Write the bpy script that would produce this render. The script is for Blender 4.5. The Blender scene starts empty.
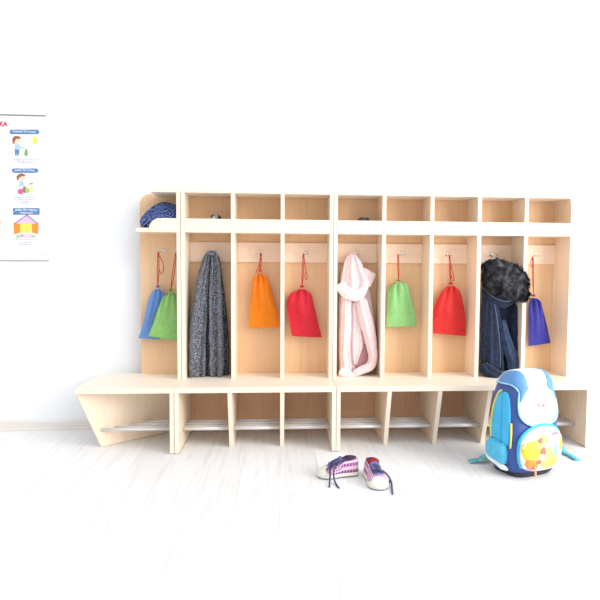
import bpy, bmesh, math, random
from mathutils import Vector, Matrix, noise
random.seed(7)
PI = math.pi
sc = bpy.context.scene
C = sc.collection

# ------------------------------------------------------------------ camera
CX, CY, CZ = .4848, -2.6928, .8342
YAW, PITCH, ROLL, F, SX, SY = .0634, -.0536, .0061, 518.782, 14.3327, -.3928
fw = Vector((math.sin(YAW)*math.cos(PITCH), math.cos(YAW)*math.cos(PITCH), math.sin(PITCH)))
r0 = Vector((math.cos(YAW), -math.sin(YAW), 0)); u0 = r0.cross(fw)
RT = r0*math.cos(ROLL)+u0*math.sin(ROLL); UP = -r0*math.sin(ROLL)+u0*math.cos(ROLL)
CAM = Vector((CX, CY, CZ))
cam = bpy.data.cameras.new('camera'); co = bpy.data.objects.new('camera', cam); C.objects.link(co)
m = Matrix((RT, UP, -fw)).transposed().to_4x4(); m.translation = CAM
co.matrix_world = m
cam.sensor_width = 36; cam.lens = F/600*36; cam.shift_x = -SX/600; cam.shift_y = SY/600
cam.clip_end = 100
sc.camera = co

def ray(u, v):
    return fw*F + RT*(u-300-SX) - UP*(v-300-SY)
def at(u, v, Y):                      # the point of the plane y = Y seen at that place of the photograph
    d = ray(u, v); return CAM + d*((Y-CAM.y)/d.y)
def onz(u, v, z=0):                   # the point of the level z seen there
    d = ray(u, v); return CAM + d*((z-CAM.z)/d.z)

# ------------------------------------------------------------------ materials
def mat(name, col, rough=.6, metal=0, col2=None, kind=None, scale=10, stretch=(1,1,1), bump=0, detail=3, sheen=0, lo=.35, hi=.65, spec=.5, bscale=None):
    M = bpy.data.materials.new(name); M.use_nodes = True
    nt = M.node_tree; b = nt.nodes['Principled BSDF']
    b.inputs['Base Color'].default_value = (*col, 1); b.inputs['Roughness'].default_value = rough
    b.inputs['Metallic'].default_value = metal; b.inputs['Specular IOR Level'].default_value = spec
    if sheen: b.inputs['Sheen Weight'].default_value = sheen
    if col2 or bump:
        tc = nt.nodes.new('ShaderNodeTexCoord'); mp = nt.nodes.new('ShaderNodeMapping')
        nt.links.new(tc.outputs['Object'], mp.inputs['Vector']); mp.inputs['Scale'].default_value = stretch
        n = nt.nodes.new('ShaderNodeTexNoise'); n.inputs['Scale'].default_value = scale; n.inputs['Detail'].default_value = detail
        nt.links.new(mp.outputs[0], n.inputs['Vector'])
        if col2:
            cr = nt.nodes.new('ShaderNodeValToRGB')
            cr.color_ramp.elements[0].position = lo; cr.color_ramp.elements[0].color = (*col, 1)
            cr.color_ramp.elements[1].position = hi; cr.color_ramp.elements[1].color = (*col2, 1)
            nt.links.new(n.outputs['Fac'], cr.inputs[0]); nt.links.new(cr.outputs[0], b.inputs['Base Color'])
        if bump:
            bp = nt.nodes.new('ShaderNodeBump'); bp.inputs['Strength'].default_value = bump; bp.inputs['Distance'].default_value = .003
            if bscale:
                n2 = nt.nodes.new('ShaderNodeTexNoise'); n2.inputs['Scale'].default_value = bscale
                nt.links.new(tc.outputs['Object'], n2.inputs['Vector']); nt.links.new(n2.outputs['Fac'], bp.inputs['Height'])
            else:
                nt.links.new(n.outputs['Fac'], bp.inputs['Height'])
            nt.links.new(bp.outputs[0], b.inputs['Normal'])
    return M

def plaid(name, base, stripe, line, s1=90, s2=90, vec='Object', w1=.35, w2=.35, inter=False, rot=0):
    """two sets of woven stripes crossing"""
    M = bpy.data.materials.new(name); M.use_nodes = True
    nt = M.node_tree; b = nt.nodes['Principled BSDF']; b.inputs['Roughness'].default_value = .9
    tc = nt.nodes.new('ShaderNodeTexCoord'); sp = nt.nodes.new('ShaderNodeSeparateXYZ')
    src = tc.outputs['UV'] if vec == 'UV' else tc.outputs['Object']
    if rot:
        mp = nt.nodes.new('ShaderNodeMapping'); mp.inputs['Rotation'].default_value = (0, rot, 0); nt.links.new(src, mp.inputs[0])
        nz = nt.nodes.new('ShaderNodeTexNoise'); nz.inputs['Scale'].default_value = 14; nt.links.new(src, nz.inputs['Vector'])
        ad = nt.nodes.new('ShaderNodeMix'); ad.data_type = 'VECTOR'; ad.inputs[0].default_value = .06
        nt.links.new(mp.outputs[0], ad.inputs[4]); nt.links.new(nz.outputs['Color'], ad.inputs[5]); src = ad.outputs[1]
    nt.links.new(src, sp.inputs[0])
    def band(sock, s, w):
        a = nt.nodes.new('ShaderNodeMath'); a.operation = 'MULTIPLY'; a.inputs[1].default_value = s; nt.links.new(sock, a.inputs[0])
        f = nt.nodes.new('ShaderNodeMath'); f.operation = 'FRACT'; nt.links.new(a.outputs[0], f.inputs[0])
        l = nt.nodes.new('ShaderNodeMath'); l.operation = 'LESS_THAN'; l.inputs[1].default_value = w; nt.links.new(f.outputs[0], l.inputs[0])
        return l.outputs[0]
    x = band(sp.outputs[0], s1, w1); z = band(sp.outputs[1 if vec == 'UV' else 2], s2, w2)
    m1 = nt.nodes.new('ShaderNodeMix'); m1.data_type = 'RGBA'; nt.links.new(x, m1.inputs[0])
    m1.inputs[6].default_value = (*base, 1); m1.inputs[7].default_value = (*stripe, 1)
    m2 = nt.nodes.new('ShaderNodeMix'); m2.data_type = 'RGBA'; nt.links.new(z, m2.inputs[0]) if not inter else None
    nt.links.new(m1.outputs[2], m2.inputs[6]); m2.inputs[7].default_value = (*line, 1)
    m3 = nt.nodes.new('ShaderNodeMath'); m3.operation = 'MULTIPLY'; nt.links.new(x, m3.inputs[1]); nt.links.new(z, m3.inputs[0])
    if inter: nt.links.new(m3.outputs[0], m2.inputs[0])
    nt.links.new(m2.outputs[2], b.inputs['Base Color'])
    return M

def wood(name, c1, c2, axis='Z', rough=.45):
    st = {'Z': (18, 18, 1.2), 'X': (1.2, 18, 18)}[axis]
    return mat(name, c1, rough, col2=c2, scale=3.5, stretch=st, detail=5, lo=.3, hi=.72, spec=.35)

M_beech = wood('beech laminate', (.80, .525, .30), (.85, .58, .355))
M_beechL = wood('highlight-paled beech laminate', (.86, .74, .61), (.89, .78, .66), 'X')  # beech paled: overexposed highlights on lip, bench and top put into the colour
M_beechV = wood('pale beech side laminate', (.85, .685, .52), (.89, .745, .59))
M_rail = wood('rosy beech rail laminate', (.92, .70, .54), (.95, .75, .60), 'X')
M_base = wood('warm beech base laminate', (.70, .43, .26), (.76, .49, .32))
M_edge = mat('cream edge banding', (.87, .76, .62), .5)  # cream banding, paled further so its colour carries the overexposed highlight
M_wall = mat('white matt wall paint', (.86, .87, .89), .95, col2=(.88, .89, .91), scale=2, bump=.05, bscale=220, spec=.1)
M_base_b = mat('pale grey wood baseboard', (.74, .69, .64), .5, col2=(.80, .76, .72), scale=4, stretch=(1, 10, 20))
M_chrome = mat('brushed chrome', (.75, .75, .76), .25, 1)
M_tube = mat('grey metal tube', (.74, .73, .74), .4, .2)
M_foot = mat('black plastic glide', (.03, .03, .03), .5)
M_cordred = mat('red cord', (.50, .015, .012), .7)

# floor: whitewashed laminate boards running to the wall
def floor_mat():
    M = bpy.data.materials.new('whitewashed laminate floor'); M.use_nodes = True
    nt = M.node_tree; N = nt.nodes; L = nt.links; b = N['Principled BSDF']
    tc = N.new('ShaderNodeTexCoord')
    mp = N.new('ShaderNodeMapping'); mp.inputs['Rotation'].default_value = (0, 0, PI/2); L.new(tc.outputs['Object'], mp.inputs['Vector'])
    br = N.new('ShaderNodeTexBrick'); L.new(mp.outputs[0], br.inputs['Vector'])
    br.inputs['Scale'].default_value = 1; br.inputs['Brick Width'].default_value = 1.2; br.inputs['Row Height'].default_value = .16
    br.inputs['Mortar Size'].default_value = .0012; br.inputs['Mortar Smooth'].default_value = .3; br.offset = .37
    br.inputs['Color1'].default_value = (.775, .77, .765, 1); br.inputs['Color2'].default_value = (.83, .825, .825, 1)
    br.inputs['Mortar'].default_value = (.66, .64, .62, 1)
    m2 = N.new('ShaderNodeMapping'); m2.inputs['Scale'].default_value = (30, 2.2, 1); L.new(tc.outputs['Object'], m2.inputs['Vector'])
    n = N.new('ShaderNodeTexNoise'); n.inputs['Scale'].default_value = 1.6; n.inputs['Detail'].default_value = 6; n.inputs['Distortion'].default_value = .6
    L.new(m2.outputs[0], n.inputs['Vector'])
    cr = N.new('ShaderNodeValToRGB'); cr.color_ramp.elements[0].position = .33; cr.color_ramp.elements[0].color = (.66, .62, .58, 1)
    cr.color_ramp.elements[1].position = .50; cr.color_ramp.elements[1].color = (1, 1, 1, 1); L.new(n.outputs['Fac'], cr.inputs[0])
    mx = N.new('ShaderNodeMix'); mx.data_type = 'RGBA'; mx.blend_type = 'MULTIPLY'; mx.inputs[0].default_value = .28
    L.new(br.outputs['Color'], mx.inputs[6]); L.new(cr.outputs[0], mx.inputs[7]); L.new(mx.outputs[2], b.inputs['Base Color'])
    b.inputs['Roughness'].default_value = .5; b.inputs['Specular IOR Level'].default_value = .3
    return M
M_floor = floor_mat()

# ------------------------------------------------------------------ mesh helpers
BAY = [None]
class MB:
    def __init__(s): s.bm = bmesh.new()
    def box(s, x0, x1, y0, y1, z0, z1, bev=.0012):
        b = bmesh.new(); bmesh.ops.create_cube(b, size=1)
        for v in b.verts:
            v.co = Vector((x0+(v.co.x+.5)*(x1-x0), y0+(v.co.y+.5)*(y1-y0), z0+(v.co.z+.5)*(z1-z0)))
        if bev: bmesh.ops.bevel(b, geom=b.edges[:], offset=bev, segments=2, affect='EDGES', profile=.6)
        s.merge(b); return s
    def merge(s, b):
        me = bpy.data.meshes.new('t'); b.to_mesh(me); b.free(); s.bm.from_mesh(me); bpy.data.meshes.remove(me)
    def prism(s, pts, d, bev=0):
        """closed polygon pts (Vectors) pushed along vector d"""
        b = bmesh.new(); d = Vector(d)
        A = [b.verts.new(p) for p in pts]; B = [b.verts.new(Vector(p)+d) for p in pts]
        n = len(pts); b.faces.new(A); b.faces.new(B[::-1])
        for i in range(n): b.faces.new((A[i], B[i], B[(i+1) % n], A[(i+1) % n]))
        bmesh.ops.recalc_face_normals(b, faces=b.faces[:])
        if bev: bmesh.ops.bevel(b, geom=b.edges[:], offset=bev, segments=2, affect='EDGES')
        s.merge(b); return s
    def rings(s, R, caps=True, closed=False, uv=False):
        bm = s.bm; V = [[bm.verts.new(p) for p in r] for r in R]; n = len(R[0])
        for i in range(len(R)-1):
            for j in range(n if not closed else n):
                f = bm.faces.new((V[i][j], V[i][(j+1) % n], V[i+1][(j+1) % n], V[i+1][j])); f.smooth = True
                if uv:
                    L = bm.loops.layers.uv.verify()
                    for lp, (a, c) in zip(f.loops, ((j, i), (j+1, i), (j+1, i+1), (j, i+1))): lp[L].uv = (a/n, c/(len(R)-1))
        if caps:
            for k, r in ((0, V[0]), (-1, V[-1])):
                c = Vector((0, 0, 0))
                for v in r: c += v.co
                cv = bm.verts.new(c/n)
                for j in range(n):
                    a, b2 = r[j], r[(j+1) % n]
                    f = bm.faces.new((a, cv, b2) if k == 0 else (b2, cv, a)); f.smooth = True
        return s
    def tube(s, pts, r, seg=8, sub=4):
        pts = smooth([Vector(p) for p in pts], sub) if sub > 1 and len(pts) > 2 else [Vector(p) for p in pts]
        R = []
        ref = Vector((0, 0, 1)); t0 = (pts[1]-pts[0]).normalized()
        if abs(t0.dot(ref)) > .9: ref = Vector((0, 1, 0))
        for i, p in enumerate(pts):
            t = (pts[min(i+1, len(pts)-1)]-pts[max(i-1, 0)]).normalized()
            a = (ref - t*ref.dot(t))
            a = a.normalized() if a.length > 1e-5 else t.orthogonal().normalized()
            ref = a; b = t.cross(a); rr = r(i/(len(pts)-1)) if callable(r) else r
            R.append([p+a*math.cos(q)*rr+b*math.sin(q)*rr for q in [2*PI*k/seg for k in range(seg)]])
        return s.rings(R)
    def ball(s, c, r, sc3=(1, 1, 1), seg=14):
        b = bmesh.new(); bmesh.ops.create_uvsphere(b, u_segments=seg, v_segments=seg//2+1, radius=r)
        for v in b.verts: v.co = Vector((v.co.x*sc3[0], v.co.y*sc3[1], v.co.z*sc3[2]))+Vector(c)
        for f in b.faces: f.smooth = True
        s.merge(b); return s
    def build(s, name, material, parent=None, off=Vector((0, 0, 0)), recalc=True):
        if recalc: bmesh.ops.recalc_face_normals(s.bm, faces=s.bm.faces[:])
        if parent is not None:
            p = parent; w = Vector(p.location)
            while p.parent: p = p.parent; w = w+Vector(p.location)
            off = w
        bmesh.ops.translate(s.bm, verts=s.bm.verts[:], vec=-Vector(off))
        me = bpy.data.meshes.new(name); s.bm.to_mesh(me); s.bm.free()
        if BAY[0]:
            lo, hi, zl = BAY[0]
            for q in me.vertices:
                w = q.co+Vector(off)
                if name == 'fur_trim' and w.y < -.095 and w.x > hi-.0012: w.y = min(w.y, -.1535)
                if w.y > -.153: w.x = min(max(w.x, lo+.0012+.0004*math.sin(w.z*90)), hi-.0012)
                w.z = max(w.z, zl); w.y = min(w.y, -.013 if w.z > ZRB-.01 and w.z < ZRT+.005 and zl < .5 and lo > -.01 else -.002)
                q.co = w-Vector(off)
        o = bpy.data.objects.new(name, me); C.objects.link(o); me.materials.append(material)
        if parent is not None: o.parent = parent
        else: o.location = off
        return o

def smooth(P, k=4):
    """Catmull-Rom through a list of Vectors / tuples of numbers"""
    out = []; n = len(P)
    for i in range(n-1):
        a, b, c, d = P[max(i-1, 0)], P[i], P[i+1], P[min(i+2, n-1)]
        for j in range(k):
            t = j/k
            f = lambda a, b, c, d: .5*((2*b)+(c-a)*t+(2*a-5*b+4*c-d)*t*t+(3*b-3*c+d-a)*t*t*t)
            out.append(f(a, b, c, d))
    out.append(P[-1]); return out

def thing(name, label, cat, loc, group=None):
    o = bpy.data.objects.new(name, None); C.objects.link(o); o.location = loc; o.empty_display_size = .05
    o['label'] = label; o['category'] = cat
    if group: o['group'] = group
    return o
def tag(o, label, cat, group=None):
    o['label'] = label; o['category'] = cat
    if group: o['group'] = group
    return o
def structure(o): o['kind'] = 'structure'; return o

# ------------------------------------------------------------------ setting
WY = .062
structure(MB().box(-2.6, 3.8, WY, WY+.12, -.02, 2.75, 0).build('wall_back', M_wall))
structure(MB().box(-2.6, 3.8, -3.4, WY, -.06, 0, 0).build('floor', M_floor))
b = MB()
prof = [(WY, 0), (WY-.014, 0), (WY-.014, .012), (WY-.010, .016), (WY-.010, .046), (WY-.004, .054), (WY, .054)]
# baseboard left of the cabinets and right of them
for xa, xb in ((-2.6, 3.8),):
    b.prism([Vector((xa, y, z)) for y, z in prof], (xb-xa, 0, 0))
structure(b.build('baseboard_back', M_base_b))

# ------------------------------------------------------------------ cabinets
P, T = .24, .0195
DU, DB, DP = .1482, .3365, .2479
TT = .0125
ZT, ZLT, ZLB, ZBT, ZBB, ZRT, ZRB = 1.2225, 1.0863, 1.0203, .3059, .2813, .9817, .8815
TE = .0012     # edge banding thickness

def hook(parent, x, z=.930, y=-.012):
    h = MB()
    h.ball((x, y-.002, z), .009, (1, .35, 1.25))
    for sx in (-1, 1):
        h.tube([(x, y-.003, z), (x+sx*.006, y-.014, z-.006), (x+sx*.013, y-.026, z-.007), (x+sx*.017, y-.033, z+.002), (x+sx*.018, y-.034, z+.010)], .0021)
        h.ball((x+sx*.018, y-.034, z+.011), .0038)
    return h.build('coat_hook', M_chrome, parent)

def side_profile(round_top=False, z1=ZT):
    """upper side panel outline in y-z"""
    pts = [(-.0005, ZBT), (-DU, ZBT)]
    if round_top:
        r = .07
        for k in range(9):
            a = PI/2*k/8
            pts.append((-DU+r-r*math.cos(a), z1-r+r*math.sin(a)))
    else: pts.append((-DU, z1))
    pts.append((-.0005, z1)); return pts

def upper_panel(name, xc0, xc1, root, round_top=False, z1=ZT):
    o = MB().prism([Vector((xc0, y, z)) for y, z in side_profile(round_top, z1)], (xc1-xc0, 0, 0)).build(name, M_beechV, root)
    MB().box(xc0, xc1, -DU-TE, -DU, ZBT, z1-(.07 if round_top else 0), 0).build('edge_band', M_edge, o)
    return o

def cabinet(name, label, x0, n, rounded_right=False):
    W = n*P+T; x1 = x0+W
    root = thing(name, label, 'cabinet', (x0+W/2, -.1, 0))
    e = .0004
    # backs
    MB().box(x0+T, x1-T, .0, .012, ZBT+e, ZT-TT, 0).build('back_panel', M_beech, root)
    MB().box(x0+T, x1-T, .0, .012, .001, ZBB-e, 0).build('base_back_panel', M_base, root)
    # top board
    xr = x1-(T if rounded_right else 0)
    t = MB().box(x0, xr, -DU, .012, ZT-TT+e, ZT, 0).build('top_board', M_beechL, root)
    MB().box(x0, xr, -DU-TE, -DU-e*0, ZT-TT+e, ZT, 0).build('edge_band', M_edge, t)
    # side panels and dividers of the upper part
    zs = ZT-TT
    upper_panel('side_panel', x0+.0012, x0+T, root, z1=zs)
    upper_panel('side_panel', x1-T, x1-.0012, root, rounded_right, z1=ZT+.017 if rounded_right else zs)
    for k in range(1, n):
        xc = x0+T/2+k*P; w = T*.98
        upper_panel('divider', xc-w/2, xc+w/2, root, z1=zs)
    # shelf, its lip, and hook rail per bay
    for k in range(n):
        a = x0+T+k*P+e; c = x0+(k+1)*P-e
        MB().box(a, c, -DU+.018, -.0005, ZLB+.001, ZLB+T, 0).build('shelf', M_beechV, root)
        MB().box(a, c, -.012, -.0005, ZRB, ZRT, .0008).build('hook_rail', M_rail, root)
        hook(root, (a+c)/2)
    MB().box(x0+T, x1-T, -DU-.0030, -DU+.014, ZLB, ZLT, .0006).build('shelf_lip', M_beechL, root)
    # bench
    t = MB().box(x0+.0010, x1-.0010, -DB, .012, ZBB, ZBT, .0008).build('bench_top', M_beechL, root)
    MB().box(x0+.0010, x1-.0010, -DB-TE, -DB, ZBB, ZBT, 0).build('edge_band', M_edge, t)
    for xa, xb in ((x0+.0012, x0+T), (x1-T, x1-.0012)):
        s = MB().box(xa, xb, -DB+.002, .012, .004, ZBB-e, .0006).build('base_panel', M_beechV, root)
        MB().box(xa, xb, -DB+.0005, -DB+.002, .004, ZBB-e, 0).build('edge_band', M_edge, s)
        for y in (-DB+.02, -.02):
            MB().box((xa+xb)/2-.008, (xa+xb)/2+.008, y-.012, y+.012, 0, .004, 0).build('foot_glide', M_foot, s)
    for k in range(1, n):
        xc = x0+T/2+k*P; xa, xb = xc-T/2, xc+T/2
        pr = [(-.0005, 0.001), (-DP, .001), (-DB+.004, ZBB-e), (-.0005, ZBB-e)]
        s = MB().prism([Vector((xa, y, z)) for y, z in pr], (T, 0, 0)).build('base_divider', M_beechV, root)
        pr = [(-DP, .001), (-DP-TE, .001), (-DB+.004-TE, ZBB-e), (-DB+.004, ZBB-e)]
        MB().prism([Vector((xa, y, z)) for y, z in pr], (T, 0, 0)).build('edge_band', M_edge, s)
    for k in range(n):
        a = x0+T+k*P+.0008; c = x0+(k+1)*P-.0008
        g = MB()
        for i, y in enumerate((-.236, -.196, -.153, -.110)):
            g.tube([(a, y, .088), (c, y, .088)], .0065 if i else .0095, sub=1)
        g.build('shoe_rack', M_tube, root)
    return root

cabA = cabinet('coat_cabinet', 'beech coat cabinet with three open bays, between the corner unit and the five-bay cabinet', 0, 3)
XB = 3*P+T
cabB = cabinet('coat_cabinet', 'beech coat cabinet with five open bays and rounded right end, behind the school backpack', XB, 5, True)

# corner unit at the left end
XL = at(140.8, 300, 0).x
XTL = at(150, 191, -DU).x
XSL = at(136, 230, -DU).x
XBL = at(75, 388, -DB).x
root = thing('corner_cabinet', 'narrow beech end cabinet with rounded corner and slanted bench, left end of the row', 'cabinet', ((XL-T)/2, -.1, 0))
cabE = root
r = .055
pts = [(XL, ZBT+.0004), (-T, ZBT+.0004), (-T, ZT-.0005)]
for k in range(11):
    a = PI/2*k/10; pts.append((XL+r-r*math.sin(a), ZT-r+r*math.cos(a)-.0005))
MB().prism([Vector((x, 0, z)) for x, z in pts], (0, .012, 0)).build('back_panel', M_beech, root)
upper_panel('side_panel', -T, -.0012, root, z1=ZT-TT)
t = MB().box(XTL, -.0006, -DU, -.0004, ZT-TT+.0004, ZT, 0).build('top_board', M_beechL, root)
MB().box(XTL, -.0006, -DU-TE, -DU, ZT-TT+.0004, ZT, 0).build('edge_band', M_edge, t)
t = MB().box(XSL, -T-.0004, -DU, -.0004, ZLB, ZLB+T, .0008).build('shelf', M_beechV, root)
MB().box(XSL, -T-.0004, -DU-TE, -DU, ZLB, ZLB+T, 0).build('edge_band', M_edge, t)
xl = at(149, 228, -DU).x; r = .052
pts = [(xl, ZLB+T+.0004)]
pts = [(xl, ZLB+.012), (-T*0-.0008, ZLB), (-.0008, ZLT)] if False else [(-T, ZLB+.0125), (-T, ZLT)]
for k in range(11):
    a = PI/2*k/10; pts.append((xl+r-r*math.sin(a), ZLT-(ZLT-ZLB-.0125)*(1-math.cos(a))))
MB().prism([Vector((x, -DU-.003, z)) for x, z in pts], (0, .015, 0)).build('shelf_lip', M_beechL, root)
hk = [hook(root, at(163, 251, -.02).x, at(163, 251, -.02).z, y=-.001), hook(root, at(178.5, 251, -.02).x, at(178.5, 251, -.02).z, y=-.001)]
for u, v in ((149, 366), (172.5, 366)): MB().ball(at(u, v, 0), .0035, (1, .4, 1)).build('screw_cap', M_beechV, root)
t = MB().box(XBL, -.0006, -DB, .012, ZBB, ZBT, .0008).build('bench_top', M_beechL, root)
MB().box(XBL, -.0006, -DB-TE, -DB, ZBB, ZBT, 0).build('edge_band', M_edge, t)
s = MB().box(-T, -.0014, -DB+.002, .012, .004, ZBB-.0004, .0006).build('base_panel', M_beechV, root)
MB().box(-T, -.0014, -DB+.0005, -DB+.002, .004, ZBB-.0004, 0).build('edge_band', M_edge, s)
MB().box(-.018, -.002, -DB+.008, -DB+.032, 0, .004, 0).build('foot_glide', M_foot, s)
# slanted diagonal board under the bench
A = onz(101.5, 447.2); B_ = onz(171, 432); d = (B_-A).normalized()
B_ = A+d*((-T-.003-A.x)/d.x)
top = Vector((XBL+.002, -DB+.008, ZBB-.0004))
nrm = Vector((-d.y, d.x, 0))*.016
B_ = A+d*((-.012-A.y)/d.y); Bt = top+d*((-T-.003-top.x)/d.x)
if Bt.y > -.012: Bt = top+d*((-.012-top.y)/d.y)
if B_.x > -T-.003: B_ = A+d*((-T-.003-A.x)/d.x)
MB().prism([A+Vector((0, 0, .002)), B_+Vector((0, 0, .002)), Bt, top], nrm).build('diagonal_panel', M_beechV, root)
g = MB()
for i, y in enumerate((-.236, -.196, -.153, -.110)):
    # each tube ends on the diagonal board
    k_ = .088/ZBB; q_ = A+(top-A)*k_; xa = q_.x+(y-q_.y)*d.x/d.y+.004
    g.tube([(xa, y, .088), (-T-.001, y, .088)], .006 if i else .008, sub=1)
g.build('shoe_rack', M_tube, root)

# ------------------------------------------------------------------ soft goods
def loft_px(Lp, Rp, Y, th, nseg=72, nrow=44, folds=None, power=2.4, uv=False, nz=.0, seed=0):
    """a hanging cloth volume: left and right outline (photo places) at depth Y, thickness th(s), folds(s, q) moves the skin in depth"""
    L = smooth([Vector((a, b, 0)) for a, b in Lp], 6); R = smooth([Vector((a, b, 0)) for a, b in Rp], 6)
    def samp(Q, s):
        x = s*(len(Q)-1); i = min(int(x), len(Q)-2); f = x-i; return Q[i]*(1-f)+Q[i+1]*f
    rings = []
    for i in range(nrow+1):
        s = i/nrow; a = samp(L, s); b = samp(R, s)
        yy = Y(s) if callable(Y) else Y
        pa = at(a.x, a.y, yy); pb = at(b.x, b.y, yy); c = (pa+pb)/2; h = (pb-pa)/2; t = th(s)
        ring = []
        for j in range(nseg):
            q = 2*PI*j/nseg; cq, sq = math.cos(q), math.sin(q)
            ex = math.copysign(abs(cq)**(2/power), cq); ey = math.copysign(abs(sq)**(2/power), sq)
            dy = t*ey
            if folds: dy += folds(s, ex)*(-1 if sq < 0 else .35)*-1*min(1, abs(ey)*1.6)*(-1 if sq >= 0 else 1)
            p = c+h*ex+Vector((0, dy, 0))
            if nz:
                p += noise.noise_vector(p*22+Vector((seed, 0, 0)))*nz
            ring.append(p)
        rings.append(ring)
    return MB().rings(rings, uv=uv)

def cloth_mat(name, col, col2=None, bump=.15):
    return mat(name, col, .8, col2=col2 or tuple(min(1, c*1.12) for c in col), scale=60, bump=bump, bscale=900, sheen=.15, spec=.2)

def bag(label, colour, neck, Lp, Rp, hookpt, Y, seed=0, loop=None, knot=True):
    """drawstring bag: gathered neck, frill above the cord, pleats fading downwards"""
    base = at(*neck, Y)
    root = thing('drawstring_bag', label, 'bag', (base.x, Y, at(Lp[-1][0], Lp[-1][1], Y).z), 'drawstring bags hanging from the coat hooks')
    rnd = random.Random(seed); ph = [rnd.uniform(0, 6.28) for _ in range(6)]
    def th(s):
        return .006+.017*math.sin(min(1, s*1.25+.08)*PI)**.8 if s < .75 else .006+.017*math.sin(min(1, .75*1.25+.08)*PI)**.8*(1-(s-.75)/.25)+.0
    def folds(s, x):
        a = .017*(1-s)**1.3*(1-1.6*abs(math.sin(x*4.4+ph[0]+.4*s)))*min(1, s*8)
        c = .009*(1-1.5*abs(math.sin(x*1.7+ph[1]+s*.9)))*math.sin(min(1, s*1.1)*PI)
        d = .0055*math.sin(x*2.2-s*7+ph[2])*math.sin(s*PI)
        return a+c+d
    m = loft_px(Lp, Rp, Y, th, folds=folds, nz=.0012, seed=seed)
    body = m.build('pouch', M_bag[colour], root)
    # frill gathered above the cord
    R = []
    for i in range(9):
        s = i/8; rr = .005+.005*s; ring = []
        for j in range(40):
            q = 2*PI*j/40; w = 1+.28*math.sin(7*q+ph[3])*s
            ring.append(base+Vector((math.cos(q)*rr*w*1.15, math.sin(q)*rr*w*.7, .002+s*.010+.002*math.sin(5*q+ph[4])*s)))
        R.append(ring)
    MB().rings(R).build('gathered_frill', M_bag[colour], root)
    hp = hookpt if isinstance(hookpt, Vector) else at(*hookpt, Y)
    c = MB(); k = base+Vector((0, -.006, .004))
    c.tube([k+Vector((-.004, .006, 0)), k+Vector((-.006, 0, 0)), k, k+Vector((.006, 0, 0)), k+Vector((.004, .006, 0))], .0024)
    mid = (k+hp)/2
    c.tube([k, mid+Vector((-.0035, 0, .0)), hp+Vector((-.0025, -.003, -.004)), hp+Vector((0, 0, .003))], .0021)
    c.tube([k, mid+Vector((.0035, .001, -.01)), hp+Vector((.0025, -.003, -.006)), hp+Vector((0, 0, .003))], .0021)
    if knot: c.ball(hp+Vector((0, -.004, -.008)), .0042, (1, 1, 1.5))
    if loop:
        lp = [at(u, v, Y-.004) for u, v in loop]; c.tube(lp, .0018)
    c.build('cord', M_cordred, root)
    return root

M_bag = {
 'blue': cloth_mat('cornflower blue nylon', (.14, .27, .58)), 'green': cloth_mat('apple green nylon', (.22, .44, .13)),
 'orange': cloth_mat('orange nylon', (.84, .205, .008), (.88, .25, .012)), 'crimson': cloth_mat('crimson nylon', (.58, .022, .04)),
 'green2': cloth_mat('light green nylon', (.26, .54, .20)), 'red': cloth_mat('bright red nylon', (.60, .030, .028)),
 'indigo': cloth_mat('indigo blue nylon', (.045, .045, .30)),
}
BAY[0] = (-1, -T-.001, .31)
bag('cornflower blue drawstring bag hanging behind the green one in the end cabinet', 'blue', (158, 288),
    [(156, 289), (151, 294), (147, 306), (143, 324), (138.5, 338)], [(160, 289), (165, 295), (166, 308), (163, 326), (160, 339.5)],
    (158.5, 253), -.036, 1, loop=[(159, 255), (162.5, 262), (163.5, 270), (161, 274), (158.6, 268)])
bag('apple green drawstring bag overlapping the cornflower blue one in the end cabinet', 'green', (171, 291),
    [(169, 292), (163, 298), (158, 309), (153, 324), (148, 336)], [(174, 292), (178, 298), (181, 310), (182.5, 326), (182, 341)],
    (176, 254), -.085, 2, knot=False)
BAY[0] = None
bag('orange drawstring bag hanging in the middle bay of the three-bay cabinet', 'orange', (260, 272),
    [(258, 273), (253, 279), (251, 293), (250, 310), (249, 328)], [(262, 273), (268, 279), (272, 292), (276, 309), (279, 327)],
    (260.8, 254), -.046, 3, loop=[(260.5, 258), (259.5, 264), (257, 270), (256, 273)])
bag('crimson drawstring bag hanging in the right bay of the three-bay cabinet', 'crimson', (302, 288),
    [(299, 289), (290, 294), (287, 303), (289, 320), (292, 336)], [(305, 289), (311, 294), (314, 305), (318, 322), (322, 337.5)],
    (303.5, 255), -.046, 4, loop=[(304, 257), (305.5, 268), (307.5, 278), (305.5, 279), (305, 272)])
bag('light green drawstring bag beside the pink jacket', 'green2', (398.5, 281),
    [(396, 282), (389.5, 287), (387.5, 298), (387, 312), (386.5, 327)], [(401, 282), (407, 285), (411, 298), (414.5, 312), (417, 326)],
    (398, 255), -.046, 5, knot=False)
bag('bright red drawstring bag hanging between the green bag and the navy jacket', 'red', (450.5, 285),
    [(447, 286), (440, 294), (434.5, 306), (433.5, 319), (433.5, 333)], [(454, 286), (460, 291), (463.5, 304), (465.5, 318), (466, 336)],
    (449.5, 256), -.046, 6, loop=[(450, 260), (452, 270), (454, 278), (453, 281), (451.5, 276)])
bag('indigo blue drawstring bag in the rightmost bay beside the navy jacket', 'indigo', (533, 297),
    [(531, 298), (529, 304), (528.5, 316), (528.5, 332), (528.3, 346)], [(536, 298), (541, 303), (544, 314), (547.5, 328), (550.5, 343)],
    (532.5, 258), -.046, 7, loop=[(532, 258), (530.5, 262), (531.5, 267), (533.5, 264), (532.5, 258)])

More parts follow.
